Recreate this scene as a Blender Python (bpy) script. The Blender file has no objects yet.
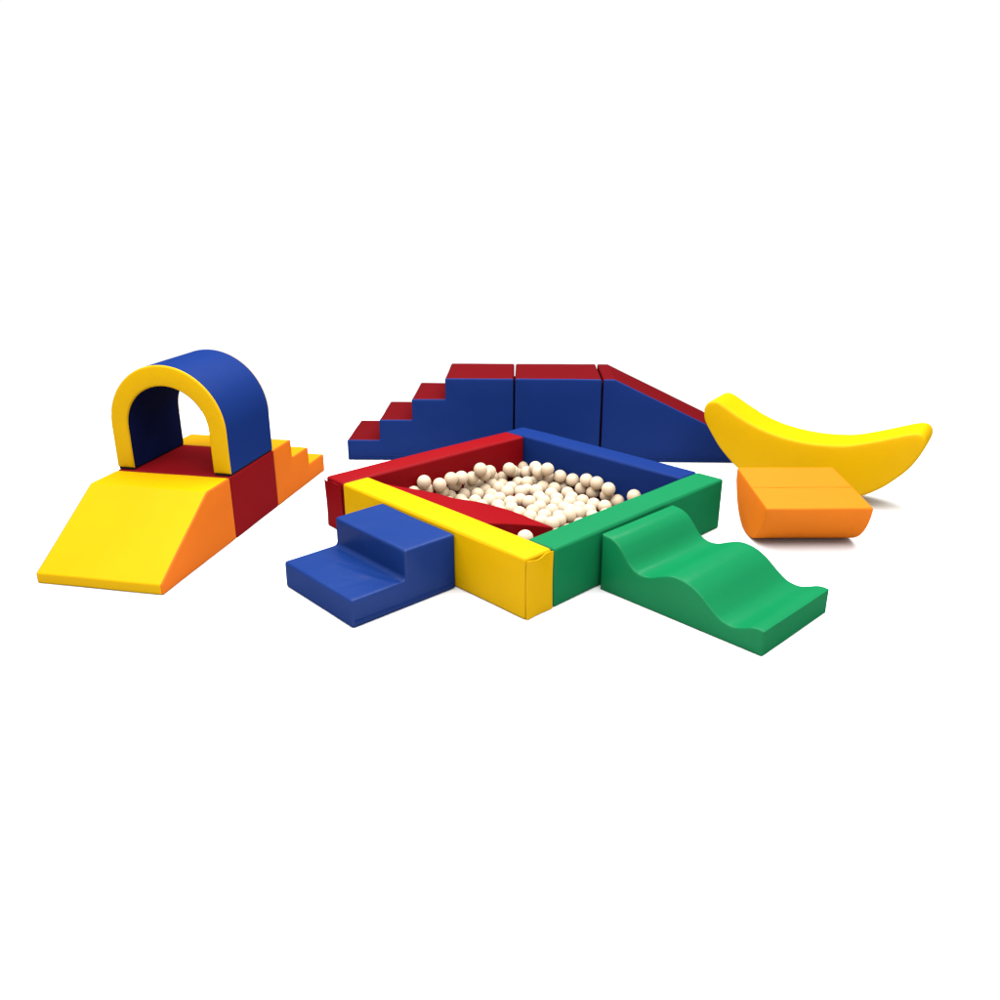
import bpy, bmesh, math, random
from mathutils import Vector, Matrix, noise, geometry
random.seed(4)
scene = bpy.context.scene
COL = scene.collection
R = math.radians
CM = 0.01

# ------------------------------------------------------------------ materials
def vinyl(name, col, rough=0.42, spec=0.004, wrinkle=0.10, grain=0.05, var=0.05):
    m = bpy.data.materials.new(name); m.use_nodes = True
    nt = m.node_tree; N = nt.nodes; L = nt.links
    b = N['Principled BSDF']
    b.inputs['Roughness'].default_value = rough
    b.inputs['Specular IOR Level'].default_value = 0.0
    tc = N.new('ShaderNodeTexCoord')
    n1 = N.new('ShaderNodeTexNoise'); n1.inputs['Scale'].default_value = 5.0; n1.inputs['Detail'].default_value = 4
    L.new(tc.outputs['Object'], n1.inputs['Vector'])
    mix = N.new('ShaderNodeMix'); mix.data_type = 'RGBA'
    c = Vector(col)
    mix.inputs[6].default_value = (*(c * (1 - var)), 1); mix.inputs[7].default_value = (*(c * (1 + var)), 1)
    L.new(n1.outputs['Fac'], mix.inputs[0]); L.new(mix.outputs[2], b.inputs['Base Color'])
    # broad soft undulation of the foam under the cover
    n2 = N.new('ShaderNodeTexNoise'); n2.inputs['Scale'].default_value = 7.0; n2.inputs['Detail'].default_value = 2.5
    n2.inputs['Distortion'].default_value = 0.25
    L.new(tc.outputs['Object'], n2.inputs['Vector'])
    b1 = N.new('ShaderNodeBump'); b1.inputs['Strength'].default_value = wrinkle; b1.inputs['Distance'].default_value = 0.03
    L.new(n2.outputs['Fac'], b1.inputs['Height'])
    # leatherette grain
    v = N.new('ShaderNodeTexVoronoi'); v.inputs['Scale'].default_value = 520.0
    L.new(tc.outputs['Object'], v.inputs['Vector'])
    b2 = N.new('ShaderNodeBump'); b2.inputs['Strength'].default_value = grain; b2.inputs['Distance'].default_value = 0.001
    L.new(v.outputs['Distance'], b2.inputs['Height']); L.new(b1.outputs['Normal'], b2.inputs['Normal'])
    L.new(b2.outputs['Normal'], b.inputs['Normal'])
    # roughness variation
    mr = N.new('ShaderNodeMapRange'); mr.inputs['To Min'].default_value = rough - .06; mr.inputs['To Max'].default_value = rough + .08
    L.new(n2.outputs['Fac'], mr.inputs['Value']); L.new(mr.outputs['Result'], b.inputs['Roughness'])
    # thin even sheen of the coated fabric
    gl = N.new('ShaderNodeBsdfGlossy'); gl.inputs['Color'].default_value = (1, 1, 1, 1)
    L.new(mr.outputs['Result'], gl.inputs['Roughness']); L.new(b2.outputs['Normal'], gl.inputs['Normal'])
    ms = N.new('ShaderNodeMixShader'); ms.inputs[0].default_value = spec
    L.new(b.outputs[0], ms.inputs[1]); L.new(gl.outputs[0], ms.inputs[2])
    L.new(ms.outputs[0], N['Material Output'].inputs['Surface'])
    return m

M = dict(
    yellow=vinyl('yellow vinyl', (0.375, 0.212, 0.0006), spec=.004),
    yellow_dull=vinyl('golden yellow vinyl', (0.29, 0.150, 0.002), spec=.004),
    orange=vinyl('orange vinyl', (0.43, 0.106, 0.006), spec=.004),
    orange_deep=vinyl('deep orange vinyl', (0.36, 0.080, 0.006), spec=.004),
    blue=vinyl('blue vinyl', (0.0040, 0.0150, 0.084), spec=.003),
    blue_gloss=vinyl('glossy blue vinyl', (0.0042, 0.0175, 0.092), rough=.30, spec=.009, wrinkle=.20),
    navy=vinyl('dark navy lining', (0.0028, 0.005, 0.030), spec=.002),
    red=vinyl('red vinyl', (0.130, 0.0018, 0.0034), spec=.004),
    crimson=vinyl('crimson vinyl', (0.066, 0.0022, 0.0034), spec=.0018),
    deep_red=vinyl('deep red vinyl', (0.116, 0.0030, 0.0046), spec=.002),
    green=vinyl('green vinyl', (0.0032, 0.097, 0.034), spec=.004),
    green_gloss=vinyl('glossy green vinyl', (0.0028, 0.100, 0.034), rough=.24, spec=.0065, wrinkle=.05),
    black=vinyl('plain black', (0.006, 0.006, 0.008), spec=.004),
)

def ball_material():
    m = vinyl('cream plastic', (0.27, 0.215, 0.165), rough=.38, spec=.012, wrinkle=0.0, grain=0.0, var=0.0)
    nt = m.node_tree; N = nt.nodes; L = nt.links; b = N['Principled BSDF']
    oi = N.new('ShaderNodeObjectInfo')
    mix = N.new('ShaderNodeMix'); mix.data_type = 'RGBA'
    mix.inputs[6].default_value = (0.385, 0.302, 0.212, 1); mix.inputs[7].default_value = (0.43, 0.345, 0.25, 1)
    L.new(oi.outputs['Random'], mix.inputs[0]); L.new(mix.outputs[2], b.inputs['Base Color'])
    b.inputs['Subsurface Weight'].default_value = 0.0
    return m
M['ball'] = ball_material()

def floor_material():
    m = bpy.data.materials.new('white studio paper'); m.use_nodes = True
    nt = m.node_tree; N = nt.nodes; L = nt.links; b = N['Principled BSDF']
    b.inputs['Roughness'].default_value = 0.9; b.inputs['Specular IOR Level'].default_value = 0.05
    tc = N.new('ShaderNodeTexCoord'); n = N.new('ShaderNodeTexNoise'); n.inputs['Scale'].default_value = 3
    L.new(tc.outputs['Object'], n.inputs['Vector'])
    mix = N.new('ShaderNodeMix'); mix.data_type = 'RGBA'
    mix.inputs[6].default_value = (0.54, 0.54, 0.54, 1); mix.inputs[7].default_value = (0.56, 0.56, 0.56, 1)
    L.new(n.outputs['Fac'], mix.inputs[0]); L.new(mix.outputs[2], b.inputs['Base Color'])
    return m

# ------------------------------------------------------------------ object helpers
def obj(name, bm, mat, parent=None, weighted=True):
    me = bpy.data.meshes.new(name); bm.to_mesh(me); bm.free()
    for p in me.polygons: p.use_smooth = True
    me.set_sharp_from_angle(angle=R(50))
    me.materials.append(mat)
    o = bpy.data.objects.new(name, me); COL.objects.link(o)
    if weighted:
        w = o.modifiers.new('weighted normals', 'WEIGHTED_NORMAL'); w.keep_sharp = True; w.weight = 80
    if parent: o.parent = parent
    return o

def thing(name, label, cat, x, y, rot, group=None, z=0.0):
    o = bpy.data.objects.new(name, None); COL.objects.link(o)
    o.empty_display_size = .1
    o.location = (x * CM, y * CM, z * CM); o.rotation_euler = (0, 0, rot)
    o['label'] = label; o['category'] = cat
    if group: o['group'] = group
    return o

def wob(v, seed, amp):
    p = Vector((v.x * 4.5 + seed * 7.1, v.y * 4.5 - seed * 3.3, v.z * 4.5 + seed))
    return v + noise.noise_vector(p) * amp

def cushion(L, W, H, r=1.0, puff=0.5, seed=0, amp=0.12, step=4.0):
    """soft rounded box from (0,0,0) to (L,W,H), in cm; returns a bmesh in metres"""
    def axis(n):
        k = max(2, int(n / step)); e = [0, r * .35, r * .75, r]
        mid = [r + (n - 2 * r) * i / k for i in range(1, k)]
        return e + mid + [n - a for a in reversed(e)]
    D = (L, W, H); A = [axis(n) for n in D]
    bm = bmesh.new(); cache = {}
    def vert(p):
        key = tuple(round(c, 4) for c in p)
        if key in cache: return cache[key]
        q = Vector([min(max(p[i], r), D[i] - r) for i in range(3)])
        d = Vector(p) - q
        v = q + d.normalized() * r if d.length > 1e-9 else Vector(p)
        for i in range(3):
            if p[i] in (0, D[i]):
                o_ = [j for j in range(3) if j != i]
                f = 1.0
                for j in o_:
                    t = 2 * p[j] / D[j] - 1; f *= max(0, 1 - t ** 4)
                if i == 2 and p[i] == 0: f = 0
                v[i] += (puff if p[i] else -puff) * f
        v = wob(v * CM, seed, amp * CM)
        if p[2] == 0: v.z = max(v.z, 0.001)
        cache[key] = bm.verts.new(v); return cache[key]
    for i in range(3):
        j, k = [a for a in range(3) if a != i]
        for side in (0, D[i]):
            for a in range(len(A[j]) - 1):
                for b in range(len(A[k]) - 1):
                    q = []
                    for (u, w) in ((a, b), (a + 1, b), (a + 1, b + 1), (a, b + 1)):
                        p = [0, 0, 0]; p[i] = side; p[j] = A[j][u]; p[k] = A[k][w]; q.append(vert(p))
                    if len(set(q)) == 4: bm.faces.new(q)
    bmesh.ops.recalc_face_normals(bm, faces=bm.faces)
    return bm

def round_poly(pts, r, seg=4, step=3.0):
    """closed polygon (a,z) -> corners rounded with r (number or list), long edges resampled"""
    n = len(pts); out = []
    r = [max(x, 1.0) if x > 0 else 0 for x in r] if isinstance(r, (list, tuple)) else (max(r, 1.0) if r > 0 else 0)
    rs = r if isinstance(r, (list, tuple)) else [r] * n
    for i in range(n):
        p = Vector(pts[i]); a = Vector(pts[i - 1]); b = Vector(pts[(i + 1) % n])
        da = (a - p); db = (b - p)
        ang = da.angle(db) if da.length and db.length else math.pi
        if rs[i] <= 0 or ang > R(176): out.append(p.copy()); continue
        t = min(rs[i] / math.tan(ang / 2), da.length * .45, db.length * .45)
        rr = t * math.tan(ang / 2)
        bis = (da.normalized() + db.normalized()).normalized()
        c = p + bis * (rr / math.sin(ang / 2))
        s = p + da.normalized() * t - c; e = p + db.normalized() * t - c
        tot = s.angle_signed(e)
        for k in range(seg + 1):
            an = -tot * k / seg
            out.append(c + Vector((s.x * math.cos(an) - s.y * math.sin(an), s.x * math.sin(an) + s.y * math.cos(an))))
    res = []
    for i in range(len(out)):
        a = out[i]; b = out[(i + 1) % len(out)]
        k = max(1, int((b - a).length / step))
        for q in range(k): res.append(a + (b - a) * q / k)
    return res

def cap(bm, lay, ring, poly, t_, sgn, base, axis, seed, amp, puff):
    n = len(poly)
    def dist(p):
        m = 1e9
        for i in range(n):
            a = poly[i]; d = poly[(i + 1) % n] - a
            q = max(0, min(1, (p - a).dot(d) / max(d.length_squared, 1e-12)))
            m = min(m, (p - a - d * q).length)
        return m
    def inside(p):
        c = False
        for i in range(n):
            a = poly[i]; b = poly[(i + 1) % n]
            if (a.y > p.y) != (b.y > p.y) and p.x < (b.x - a.x) * (p.y - a.y) / (b.y - a.y) + a.x: c = not c
        return c
    x0, x1 = min(p.x for p in poly), max(p.x for p in poly); z0, z1 = min(p.y for p in poly), max(p.y for p in poly)
    g = 3.2; extra = []; y = z0 + g * .5; row = 0
    while y < z1:
        x = x0 + g * (.5 if row % 2 else 1.0)
        while x < x1:
            p = Vector((x, y))
            if inside(p):
                d = dist(p)
                if d > 1.2: extra.append((p, d))
            x += g
        y += g * .87; row += 1
    res = geometry.delaunay_2d_cdt(list(poly) + [p for p, d in extra], [], [list(range(n))], 1, 1e-6)
    vs, fs, orig = res[0], res[2], res[3]
    mp = []
    for k, p in enumerate(vs):
        ids = [o for o in orig[k] if o < n]
        if ids: mp.append(ring[ids[0]]); continue
        if not orig[k]: print('cap: extra vertex', p)
        d = extra[orig[k][0] - n][1] if orig[k] else 0; q = 1 - (1 - min(1, d / 9.0)) ** 2
        bb = base + sgn * puff * q
        co = Vector((p.x, bb, p.y)) if axis == 'x' else Vector((bb, p.x, p.y))
        mp.append(bm.verts.new(wob(co * CM, seed, amp * CM)))
    for f in fs:
        q = [mp[i] for i in f]
        if len(set(q)) == len(q):
            try: nf = bm.faces.new(q)
            except ValueError: continue
            nf[lay] = t_

def prism(prof, W, axis='y', r=0.8, seed=0, amp=0.1, step=4.0, tag=None, puff=0.45):
    """prism of a closed profile (a,z), extruded over 0..W. axis 'x': a runs along x, extruded along y; 'y': a along y, extruded along x.
    returns {'band':bm,'front':bm,'back':bm,...}: tag(mid_a, mid_z, normal) may rename band pieces"""
    n = len(prof)
    area = sum(prof[i].x * prof[(i + 1) % n].y - prof[(i + 1) % n].x * prof[i].y for i in range(n))
    if area < 0: prof = prof[::-1]
    nor = []
    for i in range(n):
        d1 = (prof[i] - prof[i - 1]).normalized(); d2 = (prof[(i + 1) % n] - prof[i]).normalized()
        d = (d1 + d2).normalized() if (d1 + d2).length > 1e-6 else d1
        cosh = max(.5, d.dot(d1))
        nor.append(Vector((d.y, -d.x)) / cosh)
    st = [(r * (1 - math.cos(t)), r * (1 - math.sin(t))) for t in (0.0, .52, 1.05)]   # (offset b, inset)
    k = max(2, int(W / step))
    stations = [(b, i) for b, i in st] + [(r + (W - 2 * r) * q / k, 0) for q in range(0, k + 1)] + [(W - b, i) for b, i in reversed(st)]
    bm = bmesh.new(); lay = bm.faces.layers.int.new('tag'); names = ['front', 'band', 'back']; rings = []
    for b, ins in stations:
        ring = []
        for i in range(n):
            p = prof[i] - nor[i] * ins
            co = Vector((p.x, b, p.y)) if axis == 'x' else Vector((b, p.x, p.y))
            v = wob(co * CM, seed, amp * CM)
            if prof[i].y <= 0.05: v.z = max(co.z * CM, .0005)
            ring.append(bm.verts.new(v))
        rings.append(ring)
    for ring, t_, sgn, base in ((rings[0], 0, -1, 0.0), (rings[-1], 2, 1, W)):
        cap(bm, lay, ring, [prof[i] - nor[i] * r for i in range(n)], t_, sgn, base, axis, seed, amp, puff)
    ns = len(stations)
    for s in range(ns - 1):
        for i in range(n):
            j = (i + 1) % n
            f = bm.faces.new((rings[s][i], rings[s][j], rings[s + 1][j], rings[s + 1][i]))
            if s < 3: f[lay] = 0
            elif s >= ns - 4: f[lay] = 2
            else:
                t = 1
                if tag:
                    mid = (prof[i] + prof[j]) / 2
                    nm = tag(mid.x, mid.y, (nor[i] + nor[j]).normalized())
                    if nm not in names: names.append(nm)
                    t = names.index(nm)
                f[lay] = t
    bmesh.ops.recalc_face_normals(bm, faces=bm.faces)
    return bm, names

def split(bm, names, groups):
    """groups: {'key': [tags]} -> {'key': bmesh}"""
    out = {}
    for key, tags in groups.items():
        ids = {names.index(t) for t in tags if t in names}
        c = bm.copy(); lay = c.faces.layers.int['tag']
        bmesh.ops.delete(c, geom=[f for f in c.faces if f[lay] not in ids], context='FACES')
        out[key] = c
    bm.free()
    return out

def tube(pts, rad, seg=6):
    bm = bmesh.new(); rings = []
    for i, p in enumerate(pts):
        p = Vector(p); d = (Vector(pts[min(i + 1, len(pts) - 1)]) - Vector(pts[max(i - 1, 0)])).normalized()
        u = d.cross(Vector((0, 0, 1)) if abs(d.z) < .9 else Vector((1, 0, 0))).normalized(); w = d.cross(u)
        rings.append([bm.verts.new((p + (u * math.cos(2 * math.pi * k / seg) + w * math.sin(2 * math.pi * k / seg)) * rad) * CM) for k in range(seg)])
    for a, b in zip(rings, rings[1:]):
        for k in range(seg): bm.faces.new((a[k], a[(k + 1) % seg], b[(k + 1) % seg], b[k]))
    bm.faces.new(rings[0]); bm.faces.new(rings[-1])
    bmesh.ops.recalc_face_normals(bm, faces=bm.faces)
    return bm

V2 = lambda pts: [Vector(p) for p in pts]
def catmull(pts, n=5):
    P = [Vector(p) for p in pts]; out = []
    for i in range(len(P) - 1):
        a = P[max(i - 1, 0)]; b = P[i]; c = P[i + 1]; d = P[min(i + 2, len(P) - 1)]
        for k in range(n):
            t = k / n
            out.append(.5 * ((2 * b) + (c - a) * t + (2 * a - 5 * b + 4 * c - d) * t * t + (3 * b - a - 3 * c + d) * t ** 3))
    out.append(P[-1]); return out

# ------------------------------------------------------------------ floor and light
def make_floor():
    bm = bmesh.new(); n = 24
    bmesh.ops.create_grid(bm, x_segments=n, y_segments=n, size=1.0)
    for v in bm.verts: v.co.x *= 3.0; v.co.y *= 2.55
    o = obj('floor', bm, floor_material(), weighted=False); o.location = (0, 3.35, 0)
    o['kind'] = 'structure'; o['label'] = 'seamless white studio floor'
    return o
make_floor()

# ------------------------------------------------------------------ long play row on the left: ramp, block, steps, tunnel
LX, LY, LT = -188.595, 304.562, -0.2008
LW, LH = 56.64, 29.48
def lpos(dx, dy):
    c, s = math.cos(LT), math.sin(LT); return LX + c * dx - s * dy, LY + s * dx + c * dy
t = thing('foam_ramp', 'yellow foam ramp with orange sides leading up to the red block under the tunnel', 'foam ramp', *lpos(0, 0), LT)
prof = round_poly([(0, 0), (59.4, 0), (59.4, LH), (40.4, LH), (0, 4.55)], [.5, .5, .7, 3.0, 1.0])
g = split(*prism(prof, LW, 'y', r=.7, seed=1, amp=.18), {'c': ['band'], 'f': ['front'], 'b': ['back']})
obj('top_cover', g['c'], M['yellow'], t)
for k in 'fb': obj('side_panel', g[k], M['orange_deep'], t)

x, y = lpos(0, 59.7)
t = thing('foam_block', 'dark red foam block with the blue and yellow tunnel standing on it', 'foam block', x, y, LT)
obj('body', cushion(LW, 43.1, LH, r=.7, puff=.25, seed=2, amp=.2), M['deep_red'], t)

x, y = lpos(0, 102.95)
t = thing('foam_steps', 'orange foam steps with yellow treads descending behind the red block', 'foam steps', x, y, LT)
h = LH / 3
prof = round_poly([(0, 0), (59.1, 0), (59.1, h), (39.4, h), (39.4, 2 * h), (19.7, 2 * h), (19.7, LH), (0, LH)], [.4, .4, .7, .5, .7, .5, .7, .6])
g = split(*prism(prof, LW, 'y', r=.6, seed=3, amp=.16), {'c': ['band'], 'f': ['front'], 'b': ['back']})
obj('tread_cover', g['c'], M['yellow_dull'], t)
for k in 'fb': obj('side_panel', g[k], M['orange_deep'], t)

x, y = lpos(0, 60.3)
t = thing('foam_tunnel', 'arched foam tunnel with yellow front rim and blue cover', 'foam tunnel', x, y, LT, z=LH + .15)
TL = 42.3; ro = LW / 2; ri = 20.0; cz = 20.2; b0 = 1.0
outer = [(LW, b0)] + [(ro + ro * math.cos(a), cz + (49.2 - cz) * math.sin(a)) for a in [math.pi * k / 36 for k in range(37)]] + [(0, b0)]
inner = [(ro - ri, b0)] + [(ro + ri * math.cos(a), cz + (39.9 - cz) * math.sin(a)) for a in [math.pi * (1 - k / 32) for k in range(33)]] + [(ro + ri, b0)]
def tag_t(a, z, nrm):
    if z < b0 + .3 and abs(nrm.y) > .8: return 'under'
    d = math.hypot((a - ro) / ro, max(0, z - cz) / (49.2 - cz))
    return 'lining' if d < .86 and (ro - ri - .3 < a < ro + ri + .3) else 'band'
prof = round_poly(outer + inner, 0, step=4)
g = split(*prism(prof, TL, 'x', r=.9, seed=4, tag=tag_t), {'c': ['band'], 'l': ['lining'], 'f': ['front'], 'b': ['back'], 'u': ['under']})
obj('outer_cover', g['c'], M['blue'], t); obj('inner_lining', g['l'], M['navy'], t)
obj('front_rim', g['f'], M['yellow'], t); obj('rear_rim', g['b'], M['yellow'], t)
g['u'].free()
for sx in (0, LW - (ro - ri)):
    o = obj('leg_base', cushion(ro - ri - .8, TL - .8, 1.0, r=.3, puff=0, amp=0), M['black'], t); o.location = ((sx + .4) * CM, .4 * CM, 0)  # thin black layer under each tunnel leg

# ------------------------------------------------------------------ row along the back: stairs, block, slide
BX, BY, BT = -90.739, 471.697, -0.0264
BH, BD, B1, B2 = 49.43, 46.39, 98.47, 49.79
def bpos(dx):
    return BX + math.cos(BT) * dx, BY + math.sin(BT) * dx
def two_tone(t, pts, rad, seed):
    g = split(*prism(round_poly(pts, rad), BD, 'x', r=.9, seed=seed, amp=.16), {'c': ['band'], 'f': ['front'], 'b': ['back']})
    obj('top_cover', g['c'], M['crimson'], t)
    for k in 'fb': obj('side_panel', g[k], M['blue'], t)
h = BH / 4; s5 = B1 / 5
t = thing('foam_stairs', 'tall blue foam stairs with dark red treads climbing to the right behind the ball pit', 'foam stairs', *bpos(0), BT)
two_tone(t, [(0, 0), (B1, 0), (B1, 4 * h), (3 * s5, 4 * h), (3 * s5, 3 * h), (2 * s5, 3 * h), (2 * s5, 2 * h), (s5, 2 * h), (s5, h), (0, h)], [.4, .4, .6, .7, .4, .7, .4, .7, .4, .7], 5)
obj('base_seam', tube([(1 + q * (B1 - 2) / 30, -.3, 3.0) for q in range(31)], .22), M['blue'], t)
t = thing('foam_block', 'tall blue foam block with red top between the stairs and the slide', 'foam block', *bpos(B1 + .95), BT)
two_tone(t, [(0, 0), (B2, 0), (B2, BH), (0, BH)], .6, 6)
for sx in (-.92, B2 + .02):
    o = obj('gap_shade_strip', cushion(.9, 9, BH - 5, r=.2, puff=0, amp=0), M['black'], t); o.location = (sx * CM, 14 * CM, 2 * CM)  # black strips added to darken the gaps, standing in for shade
t = thing('foam_slide', 'blue foam slide with dark red sloping top running down behind the banana', 'foam slide', *bpos(B1 + B2 + 1.95), BT)
two_tone(t, [(0, 0), (100, 0), (100, 4.5), (6.3, BH), (0, BH)], [.4, .4, .8, 1.2, .6], 7)
obj('base_seam', tube([(1 + q * 98 / 30, -.3, 3.0) for q in range(31)], .22), M['blue'], t)

# ------------------------------------------------------------------ ball pit
TX, TY, TT = 9.565, 273.578, 0.7672
def tpos(a, b):
    c, s = math.cos(TT), math.sin(TT); return TX + c * a - s * b, TY + s * a + c * b
cx, cy = tpos(65.7, 65.7)
pit = thing('ball_pit', 'square ball pit of red, blue, green and yellow foam walls', 'ball pit', cx, cy, TT)
inv = Matrix.LocRotScale(Vector((cx * CM, cy * CM, 0)), Matrix.Rotation(TT, 3, 'Z').to_quaternion(), None).inverted()
def wall(mat, label, X, Y, ang, L, W, H, inward, seed):
    bm = cushion(L, W, H, r=1.1, puff=.45, seed=seed, amp=.14)
    if inward < 0: bmesh.ops.translate(bm, verts=bm.verts, vec=(0, -W * CM, 0))
    o = obj('wall_cushion', bm, mat, pit)
    o.matrix_local = inv @ (Matrix.Translation((X * CM, Y * CM, 0)) @ Matrix.Rotation(ang, 4, 'Z'))
    o['label'] = label
    return o
wy = wall(M['yellow'], 'yellow wall cushion with an open end flap', 9.132, 273.18, 2.340, 116.6, 14.28, 24.85, -1, 11)
wg = wall(M['green'], 'green wall cushion behind the wave ramp', 20.533, 283.034, .7731, 116.8, 14.19, 24.5, 1, 12)
wb = wall(M['blue'], 'blue wall cushion at the back', 93.879, 374.171, 2.3502, 115.0, 13.65, 24.8, 1, 13)
wr = wall(M['red'], 'red wall cushion with an end flap', -81.696, 368.122, .7412, 115.5, 14.16, 24.7, -1, 14)

def flap(mat, parent, W, H, seed, dip=1.0):
    """loose cover flap lying over the end face of a wall cushion (local x = 0, spans y 0..-W)"""
    bm = bmesh.new(); ny, nz = 12, 12; th = .35
    def P(i, j, back):
        u = i / ny; w = j / nz
        z = .3 + w * (H - .6)
        if j == nz: z += .35 * math.sin(u * 9 + seed) - dip * (1 - u) * .5
        bulge = .9 + .75 * w ** 3 * math.sin(math.pi * min(1, u * 1.1 + .05)) + .15 * math.sin(u * 7 + w * 5 + seed)
        return Vector((-(bulge if not back else bulge - th), -W * (.01 + .98 * u) , z)) * CM
    G = [[[bm.verts.new(P(i, j, b)) for j in range(nz + 1)] for i in range(ny + 1)] for b in (0, 1)]
    for b in (0, 1):
        for i in range(ny):
            for j in range(nz): bm.faces.new((G[b][i][j], G[b][i + 1][j], G[b][i + 1][j + 1], G[b][i][j + 1]))
    for i in range(ny):
        for j in (0, nz): bm.faces.new((G[0][i][j], G[0][i + 1][j], G[1][i + 1][j], G[1][i][j]))
    for j in range(nz):
        for i in (0, ny): bm.faces.new((G[0][i][j], G[0][i][j + 1], G[1][i][j + 1], G[1][i][j]))
    bmesh.ops.recalc_face_normals(bm, faces=bm.faces)
    return obj('end_flap', bm, mat, parent)
flap(M['yellow'], wy, 14.28, 24.6, 1.3)
flap(M['red'], wr, 14.16, 24.3, 3.1, dip=1.2)
bm = cushion(102, 102, 1.0, r=.3, puff=0, seed=15, amp=0)
m_ = obj('floor_mat', bm, M['red'], pit); m_.location = (-51 * CM, -51 * CM, 0)

# sloping red cushion lying along the inside of the yellow wall
x, y = tpos(0, 0)
t = thing('foam_wedge', 'red sloping foam cushion lying inside the ball pit against the yellow wall', 'foam wedge', x, y, TT)
bm = bmesh.new(); nu, nv = 10, 14
EDGE = catmull([(56.7, 38.4, 10.0), (56.1, 48.5, 10.5), (55, 62.3, 11.5), (49.4, 78.5, 13.0), (42.7, 88, 14.0), (38.6, 99, 15.0), (30.3, 107, 16.0)], 3)
nv = len(EDGE) - 1
def wp(u, j, top):
    e = EDGE[j]; v = j / nv
    xx = 15.0 + (e.x - 15.0) * u
    zt = 23.6 + (e.z - 23.6) * u
    if top: zt += .5 * math.sin(math.pi * u) + .25 * math.sin(v * 11) * u * (1 - u) * 2
    p = Vector((xx, e.y, zt if top else 1.2)) * CM
    return p
G = [[[bm.verts.new(wp(i / nu, j, b)) for j in range(nv + 1)] for i in range(nu + 1)] for b in (1, 0)]
for b in (0, 1):
    for i in range(nu):
        for j in range(nv): bm.faces.new((G[b][i][j], G[b][i + 1][j], G[b][i + 1][j + 1], G[b][i][j + 1]))
for i in range(nu):
    for j in (0, nv): bm.faces.new((G[0][i][j], G[0][i + 1][j], G[1][i + 1][j], G[1][i][j]))
for j in range(nv):
    for i in (0, nu): bm.faces.new((G[0][i][j], G[0][i][j + 1], G[1][i][j + 1], G[1][i][j]))
bmesh.ops.recalc_face_normals(bm, faces=bm.faces)
o = obj('body', bm, M['red'], t, weighted=False)
bv = o.modifiers.new('soft edges', 'BEVEL'); bv.width = .006; bv.segments = 3; bv.limit_method = 'ANGLE'; bv.angle_limit = R(40)

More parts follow.
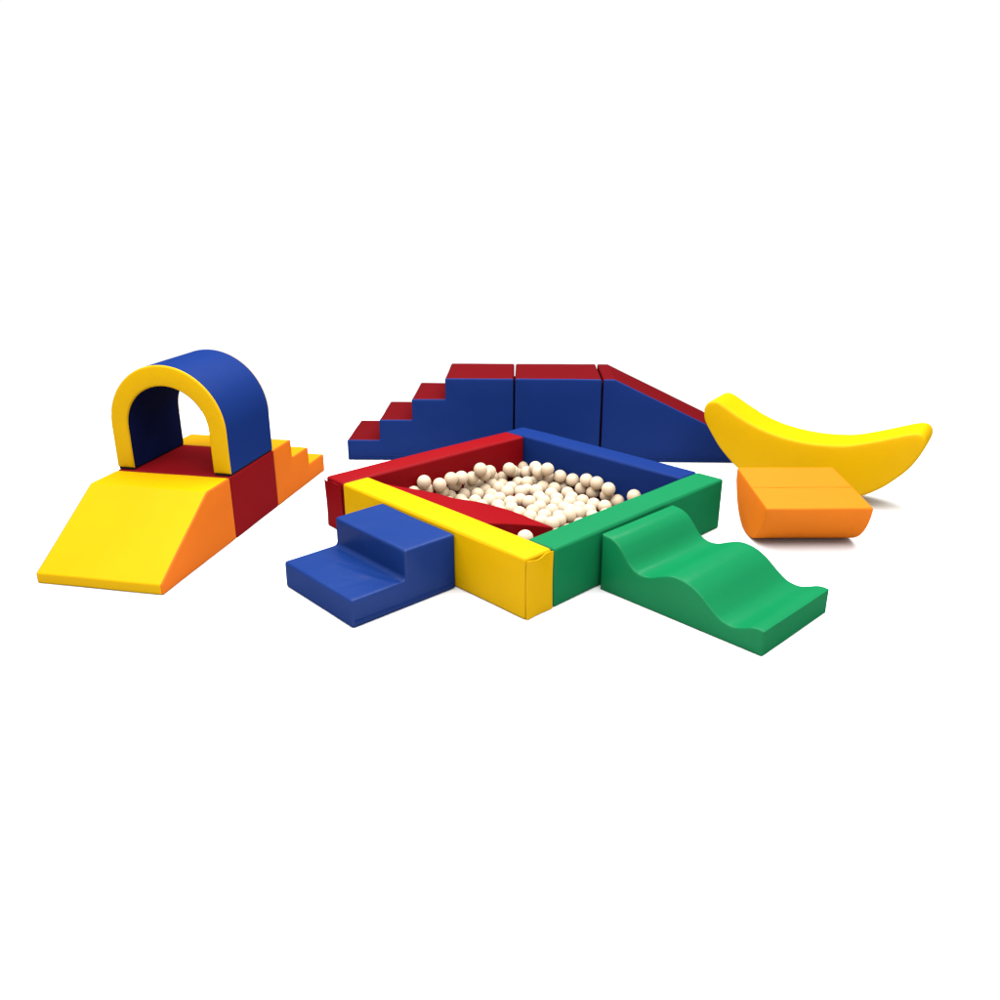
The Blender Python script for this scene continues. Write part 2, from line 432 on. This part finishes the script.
# balls (cm, in the pit's own axes)
BALLS = [(37.8,113.7,11.4),(42.2,111.1,16.6),(45.7,113.7,11.2),(50.4,109.2,13.7),(54.4,111.8,8.6),(57.5,108.6,15.2),(64.2,113.7,9.3),(64.5,108.8,14.2),(72.7,109.9,11.8),(73.9,112.6,5.4),(67.5,110.4,3.8),(59.7,112.3,4.2),(72.3,105.4,4.2),(74.5,105.4,17.1),(79.4,107.8,12.8),(85.7,110.6,12.1),(80.7,113.7,4.8),(79.1,107,4.3),(90.4,113.7,7.4),(85.7,109,5.4),(84.1,102.3,5.4),(97.5,113.7,5.2),(96.3,106.6,12.1),(101.7,109.7,8.9),(107.3,111.8,5.5),(113.7,113.7,7.3),(108.3,105.4,7.8),(109.2,99.7,11.6),(92.1,101.1,3.9),(83.8,95.3,5.2),(100.2,103.9,3.8),(89,90.6,5.2),(100.4,97.2,5.7),(95.5,92.6,3.8),(76.3,93.4,3.9),(69.4,93.3,4.7),(75.8,84.9,4.2),(82.7,84.8,3.8),(82.1,77.9,4.7),(113.7,103.3,3.8),(107,98.4,4.1),(105.6,93.8,11.5),(95.6,85.9,5.3),(105.3,87.4,14.4),(110.5,91.3,7.3),(113.7,96.4,3.8),(104.5,89.7,4.2),(110.6,83.2,10.3),(113.7,77.1,9.1),(106,82.9,4.7),(113,83,3.8),(103.7,68.8,3.8),(113.7,70.9,5.8),(112.9,67.1,11.6),(113.7,63.3,5.8),(112.6,60,11.9),(100,79.5,4),(96.9,72.8,3.8),(91.8,80.3,4),(88.6,74.2,4.4),(104.1,61.9,3.8),(104.3,54.8,3.8),(110.5,50.8,11.5),(113.7,54.3,6.4),(113.7,47.4,5.2),(113.7,37.4,10.4),(104.6,47.9,4.5),(95.8,56.9,3.8),(85.4,48.7,6.1),(95.2,50,4.3),(69.1,71.9,3.9),(69.5,64.9,3.8),(68.9,56.9,3.8),(64.9,46.7,6.9),(32.9,32.7,13.5),(71.6,48.4,6.2),(82.4,71,3.8),(83.2,63.5,3.8),(91.6,68.1,3.8),(87,55.3,5),(89.9,61.4,3.8),(78.5,48.3,6.8),(63.1,33.3,3.8),(88,28.6,3.8),(58.9,74.2,3.8),(17.8,111.2,3.8),(62.6,91.9,3.8),(87,38.7,3.8),(101.2,26.9,3.8),(76.8,35.5,3.8),(106,38.2,3.8),(99.6,34,3.8),(65,99.2,3.8),(85.2,22.1,3.8),(62.7,68.4,3.8),(63.9,26.3,3.8),(97.5,41.4,3.8),(73.6,27.4,3.8),(57.1,81.3,3.8),(113.7,31.5,3.8),(57.8,99,3.8),(53.4,91.2,3.8),(79.6,55.6,3.8),(64.1,80.8,3.8),(43.3,101.4,3.8),(60.8,105.4,3.8),(112.6,40.4,3.8),(75.6,69.4,3.8),(70,40.6,3.8),(35.3,113.2,3.8),(108.7,22.9,3.8),(93.1,21.4,3.8),(74.9,20.5,3.8),(80.4,29.3,3.8),(49.7,113.5,3.8),(54,106.7,3.8),(62,40.4,3.8),(62.3,59.4,3.8),(102.8,19.3,3.8),(107.5,74.9,3.8),(42.2,112,3.8),(46,95,3.8),(50.7,84,3.8),(79.3,42,3.8),(92.6,33.8,3.8),(68.2,18.3,3.8),(97.8,64.9,3.8),(92.5,108.1,3.8),(70.9,79.2,3.8),(61,18.8,3.8),(28.3,113.3,3.8),(77.1,100.3,3.8),(68.6,86.3,3.8),(106.7,31.2,3.8),(91,44.4,3.8),(75.5,61.3,3.8),(50.9,100.4,3.8),(70.1,33.5,3.8),(113.4,17.7,3.8),(39.3,106.3,6.8),(47.1,107.2,5),(36.6,34.2,7.8),(29.6,34.8,7.8),(32.4,28.6,7.8),(32.9,32.7,3.6)]
bm = bmesh.new(); bmesh.ops.create_uvsphere(bm, u_segments=28, v_segments=18, radius=3.48 * CM)
first = obj('plastic_ball', bm, M['ball'], weighted=False)
for i, (a, b, z) in enumerate(BALLS):
    o = first
    if i: o = first.copy(); COL.objects.link(o)
    X, Y = tpos(a, b)
    o.location = (X * CM, Y * CM, z * CM)
    o.rotation_euler = (random.uniform(0, 6), random.uniform(0, 6), random.uniform(0, 6))
    o['label'] = 'cream white plastic ball lying in the ball pit'; o['category'] = 'ball'; o['group'] = 'balls in the ball pit'

# ------------------------------------------------------------------ blue two-step seat, front left
t = thing('foam_steps', 'glossy blue two-step foam steps in front of the yellow pit wall', 'foam steps', -53.546, 266.535, .7517)
prof = round_poly([(0, 0), (48.9, 0), (48.9, 23.56), (24.6, 23.56), (24.6, 11.4), (0, 11.3)], [.6, .6, .9, 1.0, 1.6, 1.1], seg=5, step=.9)
bm, nm = prism(prof, 47.9, 'x', r=.9, seed=21, amp=.24, step=1.2)
for v in bm.verts:                      # folds in the cover where the tread meets the riser, and a slightly sunken tread
    a, b, z = v.co.x / CM, v.co.y / CM, v.co.z / CM
    if 1.0 < a < 24.4 and z > 9 and z < 13.5 and .8 < b < 47:
        k = b / 48
        f = -.42 * math.exp(-((a - (23.2 - 9.5 * k ** .7)) / 1.0) ** 2) * max(0, 1 - 1.25 * k) + .30 * math.exp(-((a - (21.2 - 11 * k ** .7)) / 1.3) ** 2) * max(0, 1 - 1.2 * k)
        f += -.30 * math.exp(-((a - 22.6) / .8) ** 2) * k
        f += -.35 * math.sin(math.pi * min(1, a / 24)) * math.sin(math.pi * k)
        v.co.z += f * CM
obj('body', bm, M['blue_gloss'], t)
obj('base_seam', tube([(1.2 + q * 46.5 / 30, -.27 , 2.6 + .15 * math.sin(q * .35)) for q in range(31)], .24), M['blue'], t)

# ------------------------------------------------------------------ green wave ramp, front right
t = thing('wave_ramp', 'green foam ramp with a wavy top leading down from the green pit wall', 'foam ramp', 89.535, 247.081, .7624)
crest = [(0, 9.7), (2.2, 9.9), (4.8, 9.5), (7.9, 8.2), (11.6, 7.0), (15.0, 7.2), (17.9, 8.2), (21.9, 10.9), (26.4, 14.3), (31.3, 16.6), (36.2, 17.3), (39.9, 16.8), (44.1, 15.2), (47.9, 13.5), (51.7, 12.9), (55.1, 13.6), (57.9, 15.6), (60.9, 19.0), (63.7, 21.7), (67.3, 23.4), (71.77, 23.9)]
prof = [Vector(p) for p in [(71.77, 0)]] + [Vector((71.77 - k * 71.77 / 24, 0)) for k in range(1, 25)] + catmull(crest, 4)
bm, nm = prism(prof, 47.5, 'y', r=.8, seed=22, amp=.12)
obj('body', bm, M['green_gloss'], t)

# ------------------------------------------------------------------ orange half cylinder rocker
t = thing('half_cylinder', 'orange foam half cylinder lying flat side up in front of the banana', 'foam half cylinder', 114.73, 356.4, .01076)
Rr, rl = 23.5, .074
arc = [(-Rr * math.cos(a), Rr - Rr * math.sin(a)) for a in [math.pi * k / 40 for k in range(41)]]
pts = []
for a, z in arc:
    dz = z - Rr
    pts.append((a * math.cos(rl) - dz * math.sin(rl), Rr + a * math.sin(rl) + dz * math.cos(rl)))
prof = round_poly(pts, [.7] + [0] * 39 + [.7], step=3)
bm, nm = prism(prof, 46.5, 'y', r=.8, seed=23, amp=.12)
bm2 = bm
obj('body', bm2, M['orange'], t)
obj('top_seam', tube([(.6 + q * 45.3 / 20, -1.0 + .1 * math.sin(q), Rr - .03) for q in range(21)], .12), M['orange'], t)

# ------------------------------------------------------------------ banana
t = thing('foam_banana', 'yellow foam banana rocker lying on its curved back behind the orange half cylinder', 'foam banana', 162.82, 400.73, -.58)
ban = [(-42.1, 10.4), (-46.6, 14.0), (-52.7, 19.9), (-58.0, 26.9), (-62.1, 33.2), (-63.3, 37.7), (-62.9, 41.4), (-60.8, 44.2), (-57.4, 45.3), (-53.4, 43.8), (-47.0, 40.3), (-38.3, 36.2), (-28.4, 32.9), (-17.3, 30.9), (-6.8, 30.2), (3.4, 30.8), (11.8, 32.1), (22.4, 35.6), (32.6, 39.7), (38.6, 42.0), (42.4, 42.6), (44.9, 41.2), (45.9, 38.3), (45.2, 34.3), (42.4, 27.8), (39.0, 22.4), (33.5, 16.1), (28.7, 11.7), (22.6, 7.4), (15, 3.6), (6, .9), (-3, 0), (-13, .3), (-23, 2.2), (-33, 5.6)]
prof = catmull(ban + ban[:1], 3)[:-1]
bm, nm = prism(prof, 25.0, 'x', r=1.5, seed=24, amp=.15)
obj('body', bm, M['yellow'], t)

# ------------------------------------------------------------------ camera, light, world
cam = bpy.data.objects.new('camera', bpy.data.cameras.new('camera')); COL.objects.link(cam)
cam.data.sensor_fit = 'HORIZONTAL'; cam.data.sensor_width = 36.0; cam.data.lens = 36.0 * .8268
cam.location = (0, 0, 148.544 * CM); cam.rotation_euler = (R(90) - .3535, 0, 0)
cam.data.clip_start = .05; cam.data.clip_end = 200
scene.camera = cam

def area(name, loc, target, sx, sy, watts, col=(1, 1, 1)):
    l = bpy.data.lights.new(name, 'AREA'); l.shape = 'RECTANGLE'; l.size = sx; l.size_y = sy; l.energy = watts; l.color = col
    o = bpy.data.objects.new(name, l); COL.objects.link(o); o.location = loc
    o.rotation_euler = (Vector(target) - Vector(loc)).to_track_quat('-Z', 'Y').to_euler()
    return o
area('softbox', (-.2, 3.0, 4.6), (0, 3.6, 0), 8.0, 6.4, 1190)

area('added_highlight_light', (.6, 7.0, 4.2), (.3, 3.0, 0), 4.5, .5, 330)  # unseen rear lamp, added for highlights on the glossy pieces

w = bpy.data.worlds.new('World'); scene.world = w; w.use_nodes = True
bg = w.node_tree.nodes['Background']; bg.inputs[0].default_value = (1, 1, 1, 1); bg.inputs[1].default_value = 1.02

vs = scene.view_settings
scene.display_settings.display_device = 'sRGB'
vs.view_transform = 'Standard'; vs.look = 'None'; vs.exposure = 0; vs.gamma = 1; vs.use_curve_mapping = False
scene.cycles.max_bounces = 8; scene.cycles.diffuse_bounces = 5
